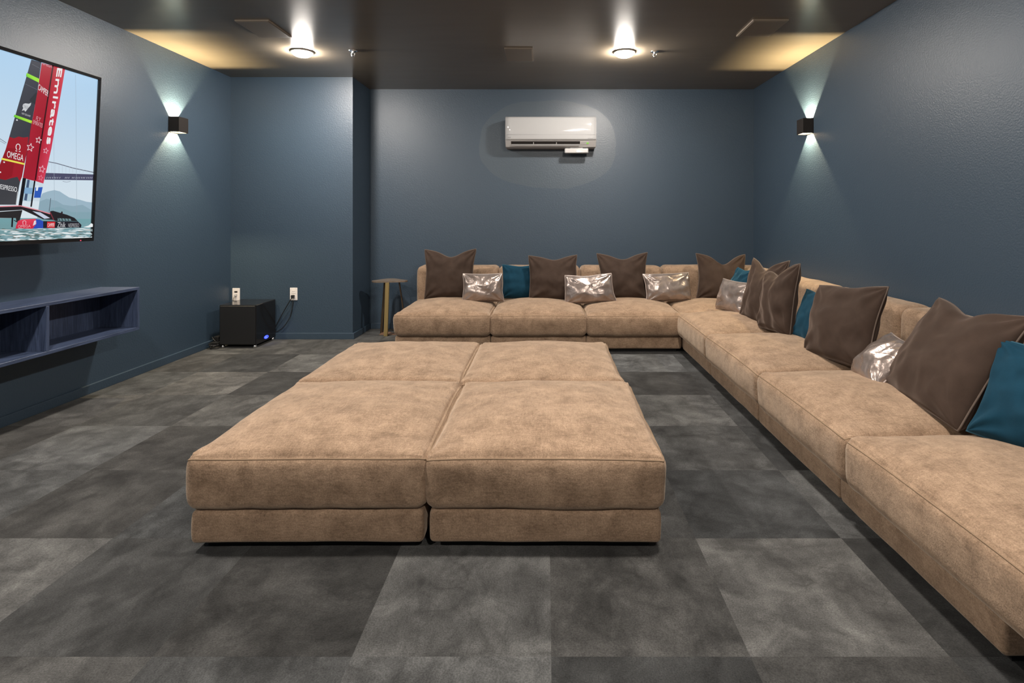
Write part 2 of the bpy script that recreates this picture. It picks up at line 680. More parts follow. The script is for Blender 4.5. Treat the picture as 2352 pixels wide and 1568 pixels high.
# corner unit: square seat with two backrests
cx0, cx1, cy0, cy1 = 1.108, 2.05, 4.40, 5.34
t = empty('sofa_corner_module', ((cx0 + cx1) / 2, cy0, 0))
W_ = cx1 - cx0
box('plinth', (-W_ / 2 + .05, .05, 0), (W_ / 2 - .05, W_ - .05, .032), M_PLINTH, t)
cushion('base', (W_ - .006, W_ - .006, .108), M_SOFA, t, (0, W_ / 2, .03), r=.024, crown=.002, bulge=.003, seed=31, wrinkle=.001, n_in=12, corner=0)
cushion('seat_cushion', (.745, .705, .185), M_SOFA, t, (-W_ / 2 + .372, .385, .136), r=.042, crown=.045, bulge=.008, seed=33, seam_at=True)
cushion('backrest', (W_ - .004, .195, .50), M_SOFA, t, (0, W_ - .1, .137), r=.05, crown=.004, bulge=.006, seed=35, wrinkle=.002, n_in=18, corner=.004)
cushion('backrest', (.195, .738, .50), M_SOFA, t, (W_ / 2 - .1, .371, .137), r=.05, crown=.004, bulge=.006, seed=36, wrinkle=.002, n_in=18, corner=.004)
tag(t, 'tan square corner unit of the sofa where the back row meets the right row', 'sofa', g_sofa)

# four ottomans pushed together
OY, OW = 1.772, .766
labs = ['tan square ottoman at the front left of the block of four, nearest the television',
        'tan square ottoman at the front right of the block of four, closest to the camera',
        'tan square ottoman at the back left of the block of four',
        'tan square ottoman at the back right of the block of four, facing the sofa']
spots = [(-.786, OY), (-.004, OY), (-.800, OY + .803), (-.020, OY + .803)]
for i, (x, y) in enumerate(spots):
    o = sofa_module('ottoman', (x, y, 0), [R(.5), R(-.4), R(.2), R(0)][i], 41 + i * 3.1, back=False, width=OW)
    tag(o, labs[i], 'ottoman', 'tan ottomans in the middle of the room')


# ================================================================== pillows
def pillow(loc, yaw, lean, roll, W, H, T, kind, label, group, seed=0, chop=.05, ears=.06, wr=.014, n=52, name=None, tl=0.0, tr=0.0):
    body, pipe = {'brown': (M_BROWN, M_BROWNP), 'teal': (M_TEAL, M_TEALP), 'silver': (M_SILVER, M_SILVERP)}[kind]
    rs = random.Random(seed)
    ph = [rs.uniform(0, 6.28) for _ in range(6)]
    cu = rs.uniform(-.12, .12)
    off = Vector((seed * 3.7, seed * 1.3, seed * 2.9))
    jit = {(su, sv): (rs.uniform(-.016, .016), rs.uniform(-.012, .012) if sv > 0 else 0.0) for su in (-1, 1) for sv in (-1, 1)}
    el, er = ears * rs.uniform(.75, 1.35), ears * rs.uniform(.75, 1.35)

    def outline(u, v):
        x = u * W / 2 * (1 - (el if u < 0 else er) * (1 - v * v) ** 1.3)
        lowf = .35 if v < 0 else 1.0
        z = v * H / 2 * (1 - ears * lowf * (1 - u * u))
        if v > 0:
            z -= chop * math.exp(-((u - cu) / .42) ** 2) * v ** 2.2
        for (su, sv), (jx, jz) in jit.items():
            wgt = ((1 + su * u) / 2) ** 2 * ((1 + sv * v) / 2) ** 2
            x += jx * wgt
            z += jz * wgt
        if v > 0:
            z += (tl * ((1 - u) / 2) ** 2 + tr * ((1 + u) / 2) ** 2) * v ** 1.5
        x += .010 * math.sin(ph[0] + 2.2 * v) * (1 - abs(u)) + .006 * noise.noise(Vector((u * 1.7, v * 1.7, seed)))
        return x, z

    def surf(u, v, side):
        x, z = outline(u, v)
        e = max(0.0, (1 - u * u) * (1 - v * v))
        th = T * e ** .42 * (1 - .16 * v)
        if v > 0 and chop > 0:
            th *= 1 - min(.55, chop * 7) * math.exp(-((u - cu) / .20) ** 2) * v ** 1.5
        # folds running in from the corners and seams
        fade = e ** .35
        rim = (1 - e) ** 1.5
        s = 0.0
        for (cx_, cz_, p) in ((-1, -1, ph[1]), (1, -1, ph[2]), (-1, 1, ph[3]), (1, 1, ph[4])):
            du, dv = u - cx_, v - cz_
            d = math.hypot(du, dv)
            an = math.atan2(dv, du)
            s += math.sin(an * 9 + p + 2.0 * d) * math.exp(-(d / .62) ** 2)
        nn = noise.noise(Vector((u * 2.2, v * 2.2, side * 3.0)) + off) * 1.1
        rd = 1 - abs(noise.noise(Vector((u * 3.1 + .6 * v, v * 2.3 - .5 * u, side * 5.0)) + off)) * 2.2
        edge = math.sin(9.5 * (u if abs(v) > abs(u) else v) + ph[5]) * rim * .5
        th += wr * fade * (s * .9 + nn + max(0, rd) * .35 + edge)
        return (x, side * th, z + H / 2)

    g = [math.sin(math.pi / 2 * (-1 + 2 * k / n)) for k in range(n + 1)]
    V, Fc = [], []
    for side in (-1, 1):
        base = len(V)
        for j in range(n + 1):
            for i in range(n + 1):
                V.append(surf(g[i], g[j], side))
        for j in range(n):
            for i in range(n):
                q = (base + j * (n + 1) + i, base + j * (n + 1) + i + 1, base + (j + 1) * (n + 1) + i + 1, base + (j + 1) * (n + 1) + i)
                Fc.append(q if side < 0 else q[::-1])
    bm = bmesh.new()
    bm.from_mesh(mesh('tmp', V, Fc))
    bmesh.ops.remove_doubles(bm, verts=bm.verts, dist=1e-5)
    t = empty(name or {'brown': 'brown_pillow', 'teal': 'teal_pillow', 'silver': 'metallic_lumbar_pillow'}[kind], loc)
    t.rotation_euler = (Matrix.Rotation(yaw, 3, 'Z') @ Matrix.Rotation(-lean, 3, 'X') @ Matrix.Rotation(roll, 3, 'Y')).to_euler()
    obj('cover', bm_mesh('cover', bm), body, t, True)
    path = []
    N = 26
    for k in range(N):
        path.append(outline(-1 + 2 * k / N, -1))
    for k in range(N):
        path.append(outline(1, -1 + 2 * k / N))
    for k in range(N):
        path.append(outline(1 - 2 * k / N, 1))
    for k in range(N):
        path.append(outline(-1, 1 - 2 * k / N))
    tube('piping', [(x, 0, z + H / 2) for (x, z) in path], .0042, pipe, t, 6, True)
    return tag(t, label, 'pillow', group)


SZ = .354                                              # seat surface under the pillows
gb, gt, gs = 'brown velvet pillows', 'teal velvet pillows', 'metallic lumbar pillows'


def bx(x, Y):
    return (x - CX) * Y / F


# back row, facing the camera
pillow((bx(1029, 4.90), 4.93, SZ), R(3), R(11), R(1.5), .46, .465, .085, 'brown', 'large brown velvet pillow at the left end of the back row', gb, 1, chop=.055, ears=.10)
pillow((bx(1110, 4.78), 4.79, SZ), R(8), R(9), R(-.5), .36, .25, .070, 'silver', 'shiny metallic lumbar pillow leaning on the leftmost brown pillow', gs, 2, chop=.0, ears=.05, wr=.009)
pillow((bx(1199, 4.95), 4.99, SZ), R(-5), R(12), R(1), .39, .315, .07, 'teal', 'teal velvet pillow on the back row, between metallic and brown pillows', gt, 3, chop=.012, ears=.06, wr=.009)
pillow((bx(1272, 4.87), 4.86, SZ), R(2), R(13), R(-1), .46, .42, .085, 'brown', 'brown velvet pillow right of the teal one on the back row', gb, 4, chop=.03, ears=.10)
pillow((bx(1355, 4.71), 4.72, SZ), R(-3), R(12), R(-3.5), .44, .25, .065, 'silver', 'shiny metallic lumbar pillow lying frontmost in the middle of the back row', gs, 5, chop=.01, ears=.06, wr=.010)
pillow((bx(1434, 4.90), 4.91, SZ), R(-2), R(13), R(-1.5), .45, .425, .085, 'brown', 'brown velvet pillow between two metallic pillows on the back row', gb, 6, chop=.04, ears=.10)
pillow((bx(1539, 4.82), 4.84, SZ), R(6), R(12), R(-1.5), .43, .25, .065, 'silver', 'shiny metallic lumbar pillow at the right end of the back row', gs, 7, chop=.0, ears=.05, wr=.010)
pillow((bx(1660, 4.92), 4.93, SZ), R(-6), R(13), R(0), .45, .425, .08, 'brown', 'brown velvet pillow in the corner, facing the camera with a deep V top', gb, 8, chop=.085, ears=.10)


def side_pillow(far, near, lean, W, H, T, kind, label, group, seed, roll=0, push=.0, **kw):
    d = Vector((near[0] - far[0], near[1] - far[1]))
    th = math.atan2(d.y, d.x)
    dn = d.normalized()
    cxy = Vector(far) + dn * W / 2
    nrm = Vector((-dn.y, dn.x))                        # local +Y, away from the viewer of its face
    cxy += nrm * push
    return pillow((cxy.x, cxy.y, SZ), th, R(lean), R(roll), W, H, T, kind, label, group, seed, **kw)


side_pillow((1.40, 4.44), (1.49, 4.10), 14, .38, .25, .065, 'silver', 'metallic lumbar pillow in the sofa corner in front of brown pillows', gs, 9, chop=.0, ears=.05, wr=.009)
side_pillow((1.56, 4.66), (1.56, 4.30), 16, .37, .335, .06, 'teal', 'teal velvet pillow tucked behind in the corner, only its tip showing', gt, 10, chop=.01)
side_pillow((1.455, 4.06), (1.520, 3.69), 14, .45, .45, .072, 'brown', 'brown velvet pillow of the right row farthest from the camera', gb, 11, roll=0, tr=.03, chop=.06, ears=.10)
side_pillow((1.468, 3.73), (1.500, 3.33), 10, .40, .465, .072, 'brown', 'brown velvet pillow of the right row standing upright behind the teal pillow', gb, 12, roll=-3, tl=-.085, chop=.06, ears=.08)
side_pillow((1.540, 3.39), (1.570, 3.17), 17, .37, .315, .055, 'teal', 'teal velvet pillow in the right row squeezed between two brown pillows', gt, 13, roll=2, chop=.012, wr=.010)
side_pillow((1.455, 3.04), (1.518, 2.64), 18, .47, .425, .085, 'brown', 'brown velvet pillow in the middle of the right row beside the metallic pillow', gb, 14, roll=-4, tl=-.035, chop=.012, ears=.055)
side_pillow((1.475, 2.62), (1.445, 2.38), 42, .28, .25, .065, 'silver', 'metallic lumbar pillow lying against the biggest brown pillow in the right row', gs, 15, roll=1, chop=.0, ears=.05, wr=.010)
side_pillow((1.500, 2.41), (1.440, 1.88), 32, .53, .465, .09, 'brown', 'biggest brown velvet pillow at the right, nearest the camera', gb, 16, roll=0, chop=.04, ears=.06, n=60)
side_pillow((1.462, 1.86), (1.517, 1.72), 27, .42, .35, .07, 'teal', 'teal velvet pillow cut by the right edge of the picture', gt, 17, roll=2, chop=.01, ears=.05, n=56)

# ================================================================== television on the left wall
TVH, TVW = .974, 1.72
p_top, p_bot = at(233, 178, 3.22), at(215, 553, 3.22)
tilt = math.atan2(p_top.x - p_bot.x, p_top.z - p_bot.z)
tv = empty('television', (p_bot.x, 3.22 - TVW / 2, p_bot.z))
tv.rotation_euler = (0, tilt, 0)                       # local: x out of the wall, y along it, z up
tag(tv, 'large wall mounted television showing a racing catamaran under a bridge', 'television')
hw = TVW / 2
bz = .017
box('back_housing', (-.042, -hw + .004, .004), (-.008, hw - .004, TVH - .004), M_BLACK, tv, bevel=.006)
bm = bmesh.new()
for lo, hi in (((-.012, -hw, 0), (.002, hw, bz + .004)), ((-.012, -hw, TVH - bz), (.002, hw, TVH)),
               ((-.012, -hw, bz), (.002, -hw + bz, TVH - bz)), ((-.012, hw - bz, bz), (.002, hw, TVH - bz))):
    add_box(bm, lo, hi, .0015, 1)
obj('bezel', bm_mesh('bezel', bm), M_BLACKG, tv)
box('wall_bracket', (-.15, -.45, .12), (-.04, .45, .80), M_BLACK, tv, bevel=.004)
o = box('power_light', (.0005, hw - .095, .004), (.0026, hw - .089, .009), M_RED, tv)
# picture
tvm = Matrix.Translation(tv.location) @ tv.rotation_euler.to_matrix().to_4x4()
tvi = tvm.inverted()
cam_l = tvi @ Vector((0, 0, CAMZ))


def scr(x, y, depth):
    """a point of the picture on the screen plane (local x = depth)"""
    q = tvi @ at(x, y, 3.0)
    d = q - cam_l
    t = (depth - cam_l.x) / d.x
    return cam_l + d * t


def cA(x, y):
    return (x * .15306, 100 + y * .15306)


def cB(x, y):
    return (x * .15306, 340 + y * .15306)


PV, PF, PC = [], [], []
layer = [0]
sy0, sy1, sz0, sz1 = -hw + bz, hw - bz, bz + .004, TVH - bz


def poly_local(pts, col):
    layer[0] += 1
    x = -.0070 + layer[0] * .00002
    base = len(PV)
    for (yy, zz) in pts:
        PV.append((x, min(sy1, max(sy0, yy)), min(sz1, max(sz0, zz))))
    PF.append(tuple(range(base, base + len(pts))))
    cs = col if isinstance(col, list) else [col] * len(pts)
    PC.append([srgb(*c) for c in cs])


def poly(pts, col, f=cB):
    L = [scr(*f(*p), -.006) for p in pts]
    poly_local([(q.y, q.z) for q in L], col)


def line(pts, wid, col, f=cB):
    for (a, b) in zip(pts[:-1], pts[1:]):
        d = Vector((b[0] - a[0], b[1] - a[1]))
        nn = Vector((-d.y, d.x)).normalized() * wid / 2
        poly([(a[0] + nn.x, a[1] + nn.y), (b[0] + nn.x, b[1] + nn.y), (b[0] - nn.x, b[1] - nn.y), (a[0] - nn.x, a[1] - nn.y)], col, f)


def text(s, o0, xv, uv, col, f=cB, rows=None):
    """lettering fitted into the parallelogram o0 + xv, uv (crop pixels)"""
    cu = bpy.data.curves.new('txt', 'FONT')
    cu.body = s
    to = bpy.data.objects.new('txt', cu)
    C.objects.link(to)
    dg = bpy.context.evaluated_depsgraph_get()
    dg.update()
    me = bpy.data.meshes.new_from_object(to.evaluated_get(dg))
    vs_ = [v.co.copy() for v in me.vertices]
    if vs_:
        x0, x1 = min(v.x for v in vs_), max(v.x for v in vs_)
        y0, y1 = min(v.y for v in vs_), max(v.y for v in vs_)
        layer[0] += 1
        xx = -.0070 + layer[0] * .00002
        base = len(PV)
        for v in vs_:
            a, b = (v.x - x0) / (x1 - x0), (v.y - y0) / (y1 - y0)
            q = scr(*f(o0[0] + a * xv[0] + b * uv[0], o0[1] + a * xv[1] + b * uv[1]), -.006)
            PV.append((xx, min(sy1, max(sy0, q.y)), min(sz1, max(sz0, q.z))))
        for p in me.polygons:
            PF.append(tuple(base + i for i in p.vertices))
            PC.append([srgb(*col)] * len(p.vertices))
    bpy.data.objects.remove(to, do_unlink=True)
    bpy.data.curves.remove(cu)


zh = scr(*cB(1380, 1050), -.006).z
ylL = -hw
poly_local([(sy0, zh), (sy1, zh), (sy1, sz1), (sy0, sz1)], [(220, 231, 238), (220, 231, 238), (176, 211, 240), (176, 211, 240)])
poly_local([(sy0, sz0), (sy1, sz0), (sy1, zh), (sy0, zh)], [(110, 140, 140), (120, 155, 165), (120, 165, 172), (110, 158, 165)])
# hills
poly([(600, 760), (640, 680), (720, 650), (820, 630), (900, 650), (960, 690), (1040, 740), (1100, 755), (1200, 775), (1300, 805), (1400, 815), (1400, 1062), (560, 1062)],
     [(158, 184, 200)] * 12 + [(160, 186, 200)])
poly([(600, 800), (700, 760), (850, 790), (950, 850), (1100, 870), (1240, 850), (1400, 930), (1400, 1062), (560, 1062)], (142, 170, 184))
poly([(760, 900), (900, 880), (1080, 960), (1400, 960), (1400, 1062), (700, 1062)], (134, 166, 178))
# bridge
line([(730, 205), (850, 228), (1100, 300), (1415, 365)], 13, (112, 118, 132))
for k in range(13):
    x = 730 + k * 52
    y = 205 + (x - 730) * .235
    line([(x, y), (x, 375)], 4, (186, 196, 208))
poly([(685, 372), (1415, 396), (1415, 485), (670, 474)], (78, 78, 104))
rr_ = random.Random(3)
for k in range(26):
    x = 700 + k * 27 + rr_.uniform(-4, 4)
    if 900 < x < 950 or 1030 < x < 1060:
        continue
    poly([(x, 456), (x + 8, 434), (x + 16, 434), (x + 8, 456)], (190, 195, 208))
line([(940, 498), (1000, 510), (1060, 498)], 7, (150, 160, 172))
for x in (800, 1135):
    line([(x, -1100), (x + 12, 400)], 4, (160, 176, 190))
    line([(x + 12, 400), (x + 20, 1000)], 4, (150, 165, 178))
line([(-400, -380), (0, -140), (95, -78)], 9, (120, 130, 142))
line([(-400, -330), (0, -108), (80, -62)], 7, (140, 150, 160))
# wing sail, dark panel
DK = (58, 61, 71)
poly([cA_ for cA_ in ((470, -1328), (620, -1288), (560, -840), (480, -400), (420, 0), (290, 560), (240, 850), (-153, 850))], [(64, 68, 79), (60, 63, 74), DK, DK, (54, 56, 64), (64, 65, 70), (70, 71, 76), (66, 67, 72)])
poly([(140, -168), (210, -148), (280, -173), (350, -158), (425, -168), (410, 0), (330, 430), (300, 505), (260, 430), (170, 450), (80, 478), (0, 462), (-60, 470), (0, 240), (92, 0)], (160, 30, 44))
poly([(92, 0), (250, 0), (180, 420), (80, 478), (0, 462), (-60, 470), (0, 240)], (146, 26, 38))
poly([(400, -1128), (590, -1038), (580, -983), (388, -1078)], [(150, 226, 70), (165, 235, 60), (165, 235, 60), (100, 200, 50)])
poly([(215, -503), (485, -408), (475, -368), (205, -468)], [(120, 215, 60), (185, 235, 70), (185, 235, 70), (90, 190, 45)])
poly([(25, 145), (372, 228), (366, 252), (15, 172)], (232, 224, 88))
line([(480, -1260), (610, -1190)], 4, (110, 115, 125))
line([(375, -965), (560, -875)], 4, (110, 115, 125))
poly([(560, -860), (540, -640), (440, -720)], (48, 52, 58))
# red panels and the slits between them
poly([(625, -1278), (795, -1238), (600, 0), (525, 495), (345, 452), (410, 0), (480, -400), (560, -840)], [(178, 40, 58), (170, 30, 50), (160, 28, 46), (168, 32, 52), (165, 32, 50), (170, 34, 54), (175, 36, 56), (170, 32, 50)])
poly([(795, -1238), (975, -1183), (772, 0), (650, 532), (525, 492), (600, 0)], [(180, 36, 54), (206, 52, 72), (200, 46, 70), (212, 66, 92), (190, 42, 62), (176, 34, 52)])
line([(795, -1240), (600, 0), (530, 480)], 22, (62, 14, 22))
line([(470, -400), (420, 0), (345, 440)], 5, (110, 30, 40))
# clear lower panels, mast
poly([(380, 455), (515, 500), (470, 800), (330, 790)], (176, 202, 216))
poly([(410, 470), (445, 480), (400, 790), (360, 780)], (70, 90, 120))
poly([(365, 590), (500, 600), (480, 690), (350, 680)], (130, 170, 205))
poly([(530, 500), (650, 535), (590, 800), (490, 790)], (205, 220, 230))
poly([(525, 590), (640, 585), (606, 745), (508, 745)], (48, 92, 186))
poly([(545, 560), (580, 560), (565, 640), (535, 640)], (225, 235, 242))
line([(365, 450), (300, 870)], 52, (26, 26, 30))
line([(520, 490), (465, 880)], 24, (26, 26, 30))
line([(262, 650), (240, 840)], 8, (190, 190, 190))
# lettering on the sails
W = (236, 236, 238)
for _k in range(3):
    text('Emirates', (856 + _k * 5, -1204), (-165, 1142), (70, 11), W)
text('CAMPER', (566, -880), (150, 110), (14, -85), W)
text('OMEGA', (634, -1255), (140, 55), (8, -45), (214, 180, 190))
text('FLY', (535, -420), (65, 25), (14, -60), (222, 170, 180))
text('EMIRATES', (492, -365), (140, 60), (10, -60), (222, 170, 180))
text('OMEGA', (100, 135), (245, 62), (10, -95), W)
text('NESPRESSO', (-40, 605), (290, 55), (6, -72), W)
text('NEW ZEALAND', (322, -510), (130, 45), (6, -26), (200, 202, 206))
text('ESPRESSO', (-20, 1040), (215, -10), (0, -62), (112, 110, 112))
# omega sign: an open ring with two feet
ring = [(268 + 30 * math.cos(a), -20 + 44 * math.sin(a)) for a in [R(100 + 340 * k / 16 - 10) for k in range(17)]]
ring = [(268 + 31 * math.cos(a), -16 + 46 * math.sin(a)) for a in [R(118 + 304 * k / 16) for k in range(17)]]
line(ring, 11, W)
line([(228, 40), (254, 46)], 11, W)
line([(280, 50), (306, 50)], 11, W)
# fern
poly([(345, -660), (375, -672), (430, -665), (465, -680), (455, -640), (420, -600), (390, -560), (375, -545), (360, -570), (325, -560), (345, -600), (335, -630)], (205, 208, 212))
for k in range(5):
    line([(350 + k * 16, -655 + k * 6), (366 + k * 12, -600 + k * 6)], 3, DK)


def star(cx_, cy_, s, col):
    P = []
    for k in range(11):
        a = -math.pi / 2 + k * math.pi / 5 + .25
        rr2 = s if k % 2 == 0 else s * .42
        P.append((cx_ + rr2 * math.cos(a), cy_ + rr2 * math.sin(a) * 1.15))
    line(P, 8, col)


star(575, -120, 46, (232, 215, 220))
star(450, -10, 56, (232, 215, 220))
star(682, 40, 40, (226, 170, 186))
star(625, 315, 50, (236, 180, 196))
star(605, 445, 38, (226, 120, 145))
for (x, y) in ((248, -422), (55, 210), (-2, 360)):
    poly([(x - 11, y - 10), (x + 11, y - 7), (x + 11, y + 12), (x - 11, y + 9)], W)
# platform, beams, hull
poly([(-500, 950), (0, 955), (330, 930), (290, 1080), (240, 1112), (230, 1050), (0, 1048), (-500, 1060)], (44, 42, 44))
poly([(-500, 860), (0, 880), (310, 868), (560, 925), (745, 975), (870, 1082), (640, 1068), (330, 925), (0, 945), (-500, 930)], (40, 36, 40))
poly([(480, 945), (600, 965), (745, 1050), (660, 1060)], (198, 208, 226))
line([(-500, 860), (0, 876), (300, 866), (560, 930), (745, 985)], 15, (224, 140, 150))
line([(180, 1040), (172, 1185)], 26, (32, 32, 36))
line([(200, 1080), (270, 1120)], 12, (36, 36, 40))
poly([(745, 945), (790, 940), (1000, 1000), (1110, 1045), (1160, 1095), (830, 1092), (765, 1070)], (38, 36, 40))
poly([(860, 1050), (1060, 1060), (1060, 1090), (860, 1088)], (110, 140, 146))
for k in range(5):
    line([(870 + 45 * k, 1045), (890 + 45 * k, 1092)], 10, (38, 38, 42))
line([(730, 950), (755, 750)], 8, (70, 76, 88))
poly([(895, 985), (920, 945), (935, 960), (930, 1000)], (46, 36, 42))
line([(745, 960), (800, 1080)], 16, (120, 50, 60))
poly([(235, 1160), (262, 1092), (320, 1070), (520, 1060), (575, 1075), (485, 1208), (225, 1208)], [(210, 36, 60), (225, 60, 84), (232, 84, 104), (228, 70, 92), (220, 60, 82), (205, 40, 64), (205, 40, 64)])
poly([(525, 1066), (590, 1072), (645, 1098), (645, 1200), (482, 1208), (540, 1130)], (46, 78, 184))
poly([(505, 1090), (535, 1085), (530, 1140), (485, 1165)], (226, 220, 228))
poly([(640, 1095), (1160, 1098), (1215, 1150), (1210, 1192), (640, 1200)], (36, 36, 44))
poly([(700, 1104), (822, 1104), (812, 1195), (695, 1195)], (214, 44, 52))
text('CAMPER', (706, 1180), (102, -4), (2, -52), W)
text('Zhik', (850, 1190), (125, 0), (6, -80), (205, 206, 210))
text('NESPRESSO', (1018, 1188), (160, -2), (0, -58), (176, 176, 180))
text('OMEGA', (262, 1196), (190, -6), (0, -42), (238, 170, 180))
line([(338, 1150), (332, 1100), (360, 1086), (382, 1100), (378, 1150)], 8, (238, 190, 200))
# wash and waves
rw = random.Random(11)
for k in range(420):
    d = rw.random()
    x = rw.uniform(-2600, 1380) if k < 160 else rw.uniform(-120, 1360)
    y = 1205 + d * 200
    w_, h_ = rw.uniform(50, 210), rw.uniform(4, 15) * (.4 + d)
    c_ = rw.choice([(232, 238, 240), (214, 226, 230), (84, 120, 124), (98, 110, 104), (150, 182, 190), (245, 247, 247)])
    poly([(x, y), (x + w_ * .3, y - h_), (x + w_ * .7, y - h_ * .7), (x + w_, y), (x + w_ * .6, y + h_ * .6), (x + w_ * .2, y + h_ * .5)], c_)
poly([(1220, 1185), (1300, 1160), (1340, 1125), (1378, 1140), (1378, 1180), (1300, 1192)], (238, 242, 244))
me = mesh('screen', PV, PF)
ca = me.color_attributes.new('Col', 'FLOAT_COLOR', 'CORNER')
li = 0
for p, cols in zip(me.polygons, PC):
    for k in range(p.loop_total):
        ca.data[p.loop_start + k].color = cols[k % len(cols)]
obj('screen', me, M_PIC, tv)

# ================================================================== floating shelf below it
SY1, SX, SZ0, SZ1, TH = 3.477, XL + .25, .381, .655, .018
comp = .612
ncomp = 4
SY0 = SY1 - ncomp * (comp + TH) - TH
sh = empty('floating_shelf', (XL, (SY0 + SY1) / 2, SZ0))
cy = (SY0 + SY1) / 2
D = .25
hl = (SY1 - SY0) / 2
H_ = SZ1 - SZ0
box('top_board', (0, -hl, H_ - TH), (D, hl, H_), M_NAVY, sh, bevel=.0012, seg=1)
box('bottom_board', (0, -hl, 0), (D, hl, TH), M_NAVY, sh, bevel=.0012, seg=1)
box('back_board', (0, -hl + TH, TH), (.008, hl - TH, H_ - TH), M_NAVYV, sh)
for k in range(ncomp + 1):
    y1 = hl - k * (comp + TH)
    box('end_board' if k in (0, ncomp) else 'divider', (0.0, y1 - TH, TH), (D, y1, H_ - TH), M_NAVYV, sh, bevel=.0012, seg=1)
tag(sh, 'long navy stained wood shelf with open compartments, floating under the television', 'shelf')

# ================================================================== subwoofer
sb = empty('subwoofer', (-2.602, 4.715, 0))
box('cabinet', (-.155, -.165, .028), (.155, .165, .366), M_BLACKG, sb, bevel=.006, seg=2)
box('front_grille', (-.148, -.171, .034), (.148, -.1652, .358), M_BLACK, sb, bevel=.003, seg=1)
for sx in (-1, 1):
    for sy in (-1, 1):
        f = lathe('foot', [(0, 0), (.014, 0), (.016, .004), (.012, .028), (0, .028)], M_CHROME, sb, 14)
        f.location = (sx * .135, sy * .145, 0)
oval = [(.1565, .030 * math.cos(a), .060 + .011 * math.sin(a)) for a in [2 * math.pi * k / 28 for k in range(28)]]
oo = tube('indicator_ring', oval, .0035, M_BLUE, sb, 6, True)
box('indicator_core', (.155, -.022, .053), (.1568, .012, .067), M_BLUEC, sb, bevel=.0005, seg=1)
tag(sb, 'black cube subwoofer with blue indicator light on the carpet in the corner', 'speaker')


# ================================================================== wall outlets, cords
def outlet(x, z, label, plug):
    t = empty('wall_outlet', (x, YN, z))
    box('cover_plate', (-.034, -.006, -.057), (.034, 0, .057), M_PLATE, t, bevel=.003, seg=2)
    if plug:
        for zz in (-.021, .021):
            box('socket_face', (-.017, -.008, zz - .0165), (.017, -.0055, zz + .0165), M_PLATE, t, bevel=.002, seg=1)
        for sx in (-.006, .006):
            box('slot', (sx - .001, -.0085, .020), (sx + .001, -.0078, .028), M_DARKSLOT, t)
    else:
        for zz, w_ in ((.024, .014), (-.004, .010)):
            box('media_port', (-w_, -.0075, zz - .007), (w_, -.0055, zz + .007), M_DARKSLOT, t, bevel=.001, seg=1)
    return tag(t, label, 'outlet', 'wall outlets')


outlet(-2.818, .404, 'white outlet plate with two dark ports, low on the wall above the subwoofer', False)
outlet(-2.295, .408, 'white outlet plate with a black plug, right of the subwoofer', True)

t = empty('power_cord', (-2.295, YN, .39))
inv = Vector((-2.295, YN, .39))
pl = box('plug', (-.013, -.036, -.013), (.013, -.0085, .012), M_RUBBER, t, bevel=.004, seg=2)
tube('cable', [Vector(p) - inv for p in spline([(-2.296, YN - .030, .385), (-2.318, YN - .035, .345), (-2.37, YN - .028, .26), (-2.44, YN - .016, .14), (-2.46, YN - .014, .10)])], .0042, M_RUBBER, t)
tag(t, 'black power cord running straight from the plugged outlet to the subwoofer', 'cord')
t = empty('speaker_cable', (-2.29, YN, .35))
inv = Vector((-2.29, YN, .35))
tube('cable', [Vector(p) - inv for p in spline([(-2.300, YN - .006, .349), (-2.302, YN - .012, .30), (-2.325, YN - .014, .20), (-2.38, YN - .014, .115), (-2.43, YN - .015, .075), (-2.46, YN - .014, .064)])], .0032, M_RUBBER, t)
tag(t, 'thin dark cable hanging in a curve below the plugged outlet', 'cord')
t = empty('white_cable', (-2.82, YN, .40))
inv = Vector((-2.82, YN, .40))
tube('cable', [Vector(p) - inv for p in spline([(-2.816, YN - .008, .400), (-2.822, YN - .024, .388), (-2.836, YN - .020, .36), (-2.842, YN - .014, .33), (-2.842, YN - .014, .20)])], .0028, M_WHITEM, t)
box('connector', (-.004, -.026, -.010), (.012, -.0078, .006), M_WHITEM, t, bevel=.002, seg=1)
tag(t, 'thin white cable hanging from the ports plate behind the subwoofer', 'cord')
# bundle of cords between subwoofer and wall
t = empty('cord_bundle', (-2.80, 4.55, 0))
rc = random.Random(8)
for k in range(5):
    pts = []
    a0 = rc.uniform(0, 6)
    for i in range(9):
        a = a0 + i * 1.1
        pts.append((.006 + .038 * math.cos(a) + rc.uniform(-.006, .006), .02 + .06 * math.sin(a) + rc.uniform(-.02, .02), .006 + .010 * k + rc.uniform(0, .012)))
    tube('loop', spline(pts, 6), .0036, M_RUBBER, t, 6)
tube('loop', spline([(-.02, .06, .05), (-.03, .02, .09), (.01, .0, .06), (.022, .04, .035), (.025, .10, .03)], 6), .0036, M_RUBBER, t, 6)
box('adapter', (-.045, .06, .002), (.0, .13, .085), M_RUBBER, t, bevel=.005, seg=2)
tag(t, 'tangle of black cords and an adapter on the floor left of the subwoofer', 'cord')

# ================================================================== side table
tt = empty('side_table', (-1.47, 5.07, 0))
tip = [(-.168, -.03), (.195, .055), (-.03, .185)]
# rounded triangular top


def round_tri(pts, rad, n=10):
    out = []
    m = len(pts)
    ctr = Vector((sum(p[0] for p in pts) / m, sum(p[1] for p in pts) / m))
    P = [Vector(p) for p in pts]
    for i in range(m):
        a, b, c_ = P[i - 1], P[i], P[(i + 1) % m]
        r_ = rad[i]
        d1, d2 = (a - b).normalized(), (c_ - b).normalized()
        s, e = b + d1 * r_, b + d2 * r_
        for k in range(n + 1):
            t_ = k / n
            out.append((1 - t_) ** 2 * s + 2 * t_ * (1 - t_) * b + t_ ** 2 * e)
    return out


